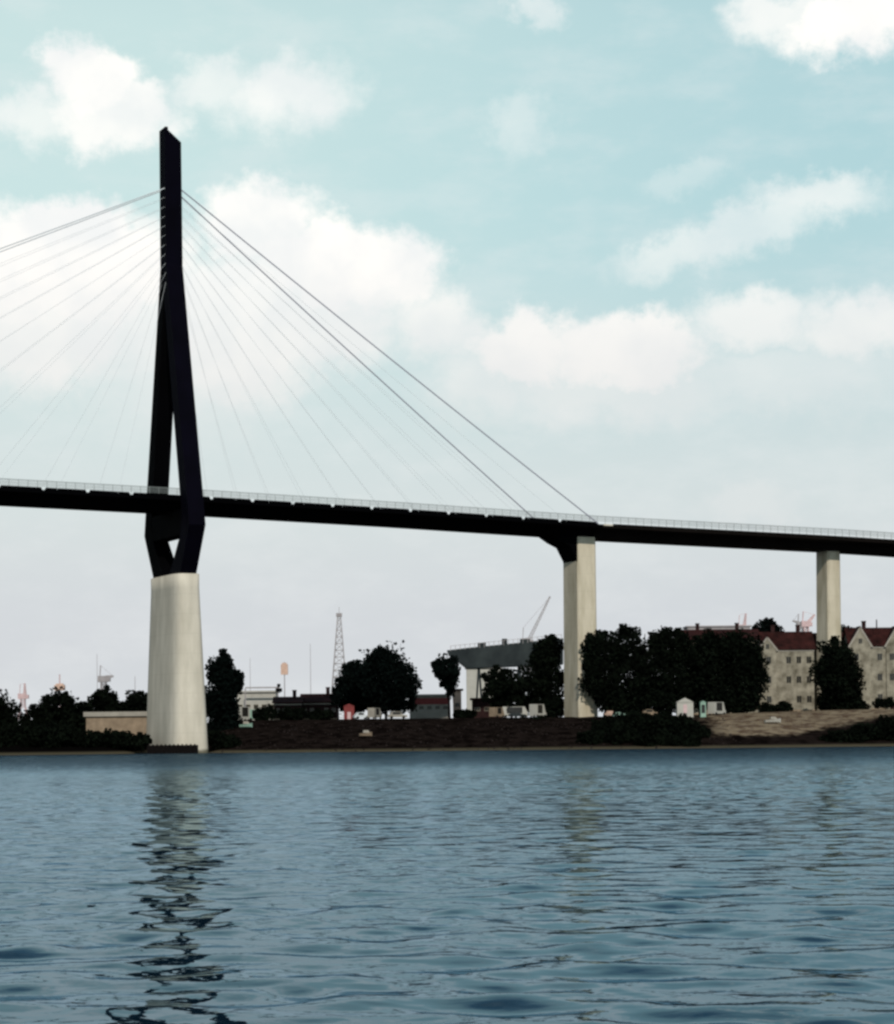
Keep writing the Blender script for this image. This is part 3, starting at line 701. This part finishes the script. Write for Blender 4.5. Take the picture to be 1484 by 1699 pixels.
# middle: sheds
house(455, 500, 1195, 1167, 1157, 590, 9, 'left brick shed with dark red roof', 'brick', 4, 1, chim=1, name='shed', cat='shed', group='brick sheds on the dyke', win=(.8,.9))
house(500, 560, 1195, 1166, 1152, 596, 10, 'right brick shed with taller dark red roof beside the lone trees', 'brick', 5, 1, chim=1, name='shed', cat='shed', group='brick sheds on the dyke', win=(.8,.9))
def flat_building(px0, px1, pyb, pyt, d, depth, label, wallm, roofm, cols, name='warehouse', cat='building', bands=(), overhang=.5, roof_h=.45, winh=1.2, z0=None):
    a = at(px0, pyb, d); b = at(px1, pyb, d); W = b.x-a.x; cxx = (a.x+b.x)/2
    z0 = gnd(cxx, d)-.3 if z0 is None else z0; zt = at((px0+px1)/2, pyt, d).z - z0
    root = empty(name, (cxx, d, z0)); tag(root, label, cat)
    mb = MB(); mb.box(-W/2, W/2, 0, depth, -3, zt-roof_h); mb.build('wall', MT[wallm], root)
    mb = MB(); mb.box(-W/2-overhang, W/2+overhang, -overhang, depth+overhang, zt-roof_h, zt); mb.build('roof', MT[roofm], root)
    for m_, f0, f1 in bands:
        mb = MB(); mb.box(-W/2-.06, W/2+.06, -.08, -.004, zt*f0, zt*f1); mb.build('fascia_band', MT[m_], root)
    for c in range(cols):
        x = -W/2+W*(c+.5)/cols; window(root, x, zt*.5, W/cols*.5, winh)
    return root
flat_building(143, 262, 1208, 1181, 526, 9, 'long low pale roofed shed on the bank left of the pylon pier', 'tan', 'white2', 0, 'shed', 'shed', z0=5.6, roof_h=1.0)
flat_building(392, 458, 1178, 1146, 610, 10, 'low white warehouse with a steel beam above its roof', 'white', 'white', 5, winh=1.0)
flat_building(680, 746, 1185, 1152, 600, 9, 'low pavilion with a red band under its pale roof', 'white2', 'white2', 5, 'pavilion', 'building', bands=(('red',.62,.86),), winh=.7)
flat_building(784, 834, 1180, 1158, 600, 8, 'low maroon roofed hut left of the spreading tree', 'brick', 'tiles', 3, 'hut', 'hut', winh=.8)
flat_building(752, 766, 1175, 1143, 610, 5, 'narrow orange brown brick hut behind the thin trunk', 'orange', 'tiles', 1, 'hut', 'hut', winh=.8)
flat_building(1142, 1246, 1100, 1038, 900, 14, 'distant blue grey hall roof above the tree clump', 'lattice', 'lattice', 8, 'hall', 'hall', winh=2)
# pale background block seen through the trestle
flat_building(775, 832, 1190, 1107, 830, 8, 'tall pale block standing behind the grey gantry hall', 'white', 'white', 0, 'building', 'building')
# beam above the white warehouse
mb_root = empty('overhead_beam', at(436, 1180, 606)); mb_root.location.z = gnd(mb_root.location.x, 606)
tag(mb_root, 'thin steel beam on two posts crossing above the low white warehouse', 'gantry')
zt = at(436, 1141, 606).z - mb_root.location.z; hw = (465-408)/2*606/F
mb = MB(); mb.bar((-hw,0,zt), (hw,0,zt), .28, .35); mb.build('beam', MT['lattice'], mb_root)
for x in (-hw, hw*.9):
    mb = MB(); mb.bar((x,0,0), (x,0,zt-.18), .3); mb.build('post', MT['lattice'], mb_root)
mb = MB(); mb.box(hw-1.0, hw+.6, -.5, .5, zt-.2-.9, zt-.19); mb.box(hw-.6, hw+.2, -.4, .4, zt+.18, zt+.9); mb.build('trolley', MT['steel_far'], mb_root)
# ------------------------------------------------------------------ lattice tower, cranes, masts
def lattice(mb, a, b, w0, w1, n, t, side=None):
    a = Vector(a); b = Vector(b); d = (b-a).normalized(); up = Vector((0,1,0)); s = d.cross(up).normalized(); u = s.cross(d).normalized()
    def c(i, k):
        f = i/n; w = (w0+(w1-w0)*f)/2; x, y = ((-1,-1),(1,-1),(1,1),(-1,1))[k]; return a.lerp(b, f)+s*x*w+u*y*w
    for k in range(4):
        mb.bar(c(0,k), c(n,k), t*1.5)
        for i in range(n):
            mb.bar(c(i,k), c(i+1,(k+1) % 4), t); mb.bar(c(i+1,k), c(i+1,(k+1) % 4), t)
d = 760; p = at(563, 1190, d); zb = gnd(p.x, d); top = at(564, 1018, d).z
tw = empty('lattice_tower', (p.x, d, zb)); tag(tw, 'tall slender grey lattice tower rising behind the large domed tree', 'tower')
mb = MB(); lattice(mb, (0,0,0), (.3,0,top-zb-1), 6.2, 1.0, 16, .16); mb.build('frame', MT['lattice'], tw, fixn=False)
mb = MB(); mb.box(-.6, 1.2, -.8, .8, top-zb-1, top-zb+.1); mb.build('platform', MT['lattice'], tw)
mb = MB(); mb.bar((.3,0,top-zb), (.3,0,top-zb+2), .15); mb.build('antenna', MT['lattice'], tw)
def crane(px, pyb, py_cab, tip, d, m, label, scale=1., group='harbour cranes far behind the trees'):
    p = at(px, py_cab, d); zb = gnd(p.x, d); zc = p.z - zb; t = at(tip[0], tip[1], d)
    root = empty('harbour_crane', (p.x, d, zb)); tag(root, label, 'crane', group)
    mb = MB()
    for x, y in ((-3,-3),(3,-3),(3,3),(-3,3)): mb.bar((x,y,0), (x*.4,y*.4,zc*.75), .5*scale)
    mb.build('portal', MT[m], root)
    mb = MB(); lattice(mb, (0,0,zc*.74), (0,0,zc), 2.2, 2.0, 4, .2*scale); mb.build('tower', MT[m], root, fixn=False)
    mb = MB(); mb.box(-2.2, 1.6, -1.4, 1.4, zc, zc+2.6); mb.box(1.6, 2.8, -1, 1, zc+.2, zc+2); mb.build('cab', MT[m], root)
    mb = MB(); lattice(mb, (1,0,zc+2), (t.x-p.x,0,t.z-zb), 1.3, .5, 14, .14*scale); mb.build('jib', MT[m], root, fixn=False)
    mb = MB(); mb.bar((-1.5,0,zc+2.6), (-1.2,0,zc+7), .3*scale); mb.bar((-1.2,0,zc+7), (t.x-p.x,0,t.z-zb), .12); mb.build('stay', MT[m], root)
crane(874, 1180, 1070, (913, 990), 980, 'lattice', 'thin grey crane with long jib pointing up right above the gantry hall')
crane(1232, 1180, 1046, (1238, 1018), 1100, 'pink', 'hazy red crane top just left of the dark tree top behind the cream house')
crane(1338, 1180, 1040, (1352, 1020), 1100, 'pink', 'hazy red crane top beside the third pier', 1.6)
crane(38, 1180, 1160, (41, 1134), 1150, 'pink', 'hazy pink crane in the dip of the trees near the left edge')
crane(172, 1180, 1132, (188, 1122), 1000, 'lattice', 'small grey crane poking above the ragged tree left of the pylon', 1.3)
crane(1330, 1180, 1043, (1316, 1030), 1150, 'lattice', 'small dark grey crane left of the hazy red one at the third pier', 1.5)
def mast(px, pyt, d, m, w, label, head=None, headm='orange', hw=1.6, hh=2.5, group=None):
    p = at(px, pyt, d); zb = gnd(p.x, d); root = empty('light_mast', (p.x, d, zb)); tag(root, label, 'mast', group)
    h = p.z-zb
    mb = MB(); mb.taper([(0,0,0),(0,0,h)], [w, w*.5], 8); mb.build('pole', MT[m], root)
    if head:
        zc = at(px, head, d).z - zb; mb = MB(); mb.box(-hw, hw, -hw*.6, hw*.6, zc-hh/2, zc+hh/2); mb.box(-hw*.7, hw*.7, -hw*.4, hw*.4, zc+hh/2, zc+hh/2+.5); mb.build('lamp_head', MT[headm], root)
    return root
mast(99, 1119, 900, 'pink', .45, 'hazy red mast with an orange head above the round topped tree', 1141, 'orange', 1.9, 2.0)
mast(472, 1098, 760, 'lattice', .22, 'thin grey mast carrying a square orange box left of the lattice tower', 1111, 'orange', 1.1, 3.2)
mast(161, 1085, 900, 'lattice', .14, 'hair thin grey mast left of the pylon pier')
mast(415, 1092, 900, 'lattice', .13, 'hair thin grey mast just right of the tall narrow tree')
mast(515, 1068, 900, 'lattice', .14, 'hair thin grey mast between the orange box mast and the lattice tower')
mast(224, 1122, 800, 'lattice', .15, 'short thin mast close to the left side of the pylon pier')
mast(1455, 1028, 620, 'brick', .3, 'short dark pole standing above the roof of the right cream house')
# long elevated gantry hall
d = 740; a = at(742, 1092, d); b = at(935, 1075, d)
gh = empty('gantry_hall', ((a.x+b.x)/2, d, gnd((a.x+b.x)/2, d))); tag(gh, 'long dark grey elevated gantry hall rising to the right behind the trees', 'industrial hall')
def gl(px, py, y=0.): q = at(px, py, d); return (q.x-gh.location.x, y, q.z-gh.location.z)
mb = MB()
lo = [gl(745,1086), gl(775,1109), gl(935,1102)]; hi = [gl(742,1079), gl(775,1075), gl(935,1059)]
pr = [lo[0], lo[1], lo[2], hi[2], hi[1], hi[0]]
vs = pr + [(x, y+9, z) for x, y, z in pr]; n = 6
mb.add(vs, [tuple(range(n))[::-1], tuple(range(n, 2*n))] + [(i, (i+1) % n, (i+1) % n+n, i+n) for i in range(n)])
mb.build('hall_body', MT['greyblue'], gh)
mb = MB()
for i in range(24):
    px = 748+i*8; tz = 1079-(px-742)*20/193
    x, y, z = gl(px, tz); mb.box(x-.08, x+.08, -.05, .05, z-.3, z+1.3)
x0, _, z0 = gl(748, 1078.4); x1, _, z1 = gl(932, 1059.3); mb.bar((x0,0,z0+1.2), (x1,0,z1+1.2), .12)
mb.build('roof_railing', MT['lattice'], gh)
for px in (748, 795, 862, 925):
    x, _, z = gl(px, 1100); mb = MB()
    if px == 748: z = gl(748, 1092)[2]
    for y in (1, 8): mb.bar((x-1.2,y,0), (x,y,z), .5); mb.bar((x+1.2,y,0), (x,y,z), .5)
    mb.build('trestle_leg', MT['greyblue'], gh)
# gantry substation blocks on top
for px, w_, h_ in ((800,2.5,1.3),(838,1.6,1.8),(872,3,1.0)):
    x, _, z = gl(px, 1079-(px-742)*20/193); mb = MB(); mb.box(x-w_/2, x+w_/2, 2, 5, z-.5, z+h_); mb.build('roof_housing', MT['greyblue'], gh)
# ------------------------------------------------------------------ vehicles, huts, boats
def car(px, pyb, d, m, label, L=4.2, Ht=1.4, rz=0., kind='car', group='vehicles parked on the dyke'):
    p = at(px, pyb, d); z = gnd(p.x, d)+.02
    root = empty('parked_'+kind, (p.x, d, z), rz); tag(root, label, kind, group)
    W = 1.7; h = Ht
    if kind == 'van': prof = [(-L/2,.3),(L/2-.1,.3),(L/2,.9),(L/2-.35,1.15),(L/2-1.0,h),(-L/2+.05,h),(-L/2,h-.2)]
    else: prof = [(-L/2,.3),(L/2,.3),(L/2,.75),(L/2-1.1,.88),(L/2-1.6,h),(-L/2+.9,h),(-L/2+.4,.9),(-L/2,.8)]
    mb = MB(); mb.prism(prof, lambda a_, z_: (a_, -W/2, z_), lambda a_, z_: (a_, W/2, z_)); mb.build('body', MT[m], root)
    mb = MB()
    for y in (-W/2-.01, W/2+.01):
        mb.box(-L/2+1.0, L/2-1.55, y-.01, y+.01, .92, h-.12)
    mb.build('side_window', MT['glass'], root)
    for x in (-L/2+.8, L/2-.8):
        for y in (-W/2, W/2):
            w = MB(); w.bar((x,y-.1,.3), (x,y+.1,.3), .62, .62, n=12); w.build('wheel', MT['rubber'], root)
    for y in (-.6, .6):
        w = MB(); w.box(L/2-.02, L/2+.03, y-.15, y+.15, .55, .72); w.build('headlight', MT['white'], root)
D1 = 560
car(404, 1192, 566, 'white', 'tall white van below the low white warehouse', 4.6, 3.2, .9, 'van')
car(425, 1192, 568, 'palegreen', 'pale green van right of the tall white van', 4.6, 2.6, .4, 'van')
car(622, 1198, 556, 'white2', 'off white van parked under the middle of the large domed tree', 4.4, 2.5, 1.2, 'van')
car(600, 1198, 555, 'cable', 'grey car between the red hut and the off white van', 3.8, 1.5, .3)
car(660, 1198, 556, 'white2', 'off white car parked under the right side of the large domed tree', 4.4, 1.6, .1)
car(825, 1182, 558, 'tan', 'tan van parked left of the cream bus under the spreading tree', 4.2, 2.4, 1.0, 'van')
car(856, 1180, 560, 'white', 'long cream bus parked under the spreading tree', 6.2, 2.5, 0., 'van')
car(893, 1186, 558, 'white', 'white van parked under the tall tree left of the second pier', 4.4, 3.0, .9, 'van')
car(858, 1187, 552, 'greyblue', 'dark blue car below the long cream bus', 4.0, 1.3, 0.)
car(1014, 1192, 549, 'orange', 'small orange car at the right foot of the second pier', 2.6, 1.4, .8)
car(1028, 1194, 547, 'palegreen', 'small pale green car right of the orange one', 2.8, 1.2, .3)
car(1190, 1180, 548, 'white', 'white van parked at the top left corner of the sandy bank', 5.0, 2.9, .9, 'van')
car(1078, 1172, 552, 'tan', 'tan car in the shade left of the white caravan', 4.0, 1.5, .2)
def hut(px0, px1, pyb, pyt, d, m, label, name='hut', cat='hut', gable=.6, band=None, z0=None):
    a = at(px0, pyb, d); b = at(px1, pyb, d); W = b.x-a.x; x = (a.x+b.x)/2
    zb = a.z if z0 is None else z0; g = gnd(x, d); h = at((px0+px1)/2, pyt, d).z - zb
    root = empty(name, (x, d, zb)); tag(root, label, cat)
    mb = MB(); mb.box(-W/2, W/2, 0, 2.6, min(0, g-zb)-.2, h-gable); mb.build('wall', MT[m], root)
    mb = MB(); mb.prism([(-W/2-.12,h-gable),(W/2+.12,h-gable),(0,h)], lambda a_, z_: (a_, -.15, z_), lambda a_, z_: (a_, 2.75, z_)); mb.build('roof', MT[m], root)
    mb = MB(); mb.box(-.4, .4, -.05, -.003, .1, min(2, h-gable-.2)); mb.build('door', MT[band or 'glass'], root)
hut(571, 588, 1196, 1168, 556, 'red', 'red hut under the left side of the large domed tree', gable=.5, band='pink')
hut(1124, 1151, 1184, 1158, 540, 'white', 'white gabled caravan on the bank below the dark tree clump', 'caravan', 'caravan', 1.0, 'pink')
hut(1163, 1172, 1184, 1163, 542, 'palegreen', 'narrow pale green kiosk between the white caravan and the white van', 'kiosk', 'kiosk', .3)
def boat(px, pyb, d, L, label, m='white', rz=0.):
    p = at(px, pyb, d); zb = gnd(p.x, d)+.05
    root = empty('small_boat', (p.x, d, zb), rz); tag(root, label, 'boat')
    mb = MB(); n = 9; vs = []; fs = []
    for i in range(n):
        f = i/(n-1); x = -L/2+L*f; b = .85*math.sin(math.pi*min(.5, .25+f*.35) if f < .6 else math.pi*(.5+(f-.6)*1.22))
        b = max(.03, b); sh = .75+.35*f*f
        vs += [(x, -b, sh), (x, -b*.7, .25), (x, 0, .02+.25*max(0, f-.7)), (x, b*.7, .25), (x, b, sh)]
    for i in range(n-1):
        for k in range(4): fs.append((i*5+k, i*5+k+1, (i+1)*5+k+1, (i+1)*5+k))
        fs.append((i*5+4, i*5, (i+1)*5, (i+1)*5+4))
    fs += [(0,1,2,3,4), tuple((n-1)*5+k for k in (4,3,2,1,0))]
    mb.add(vs, fs); mb.build('hull', MT[m], root)
    mb = MB(); mb.hexa([(-.6,-.5,.9),(.9,-.45,.9),(.9,.45,.9),(-.6,.5,.9)], [(-.5,-.4,1.45),(.5,-.38,1.45),(.5,.38,1.45),(-.5,.4,1.45)]); mb.build('cabin', MT['white2'], root)
boat(1283, 1209, 528, 3.6, 'small white boat lying on the sandy bank', 'white', .15)
boat(408, 1206, 533, 2.9, 'small pale green boat drawn up on the dark bank below the white van', 'palegreen', .1)
boat(607, 1226, 516, 2.8, 'small tan boat on the dark slope below the large domed tree', 'tan', .2)
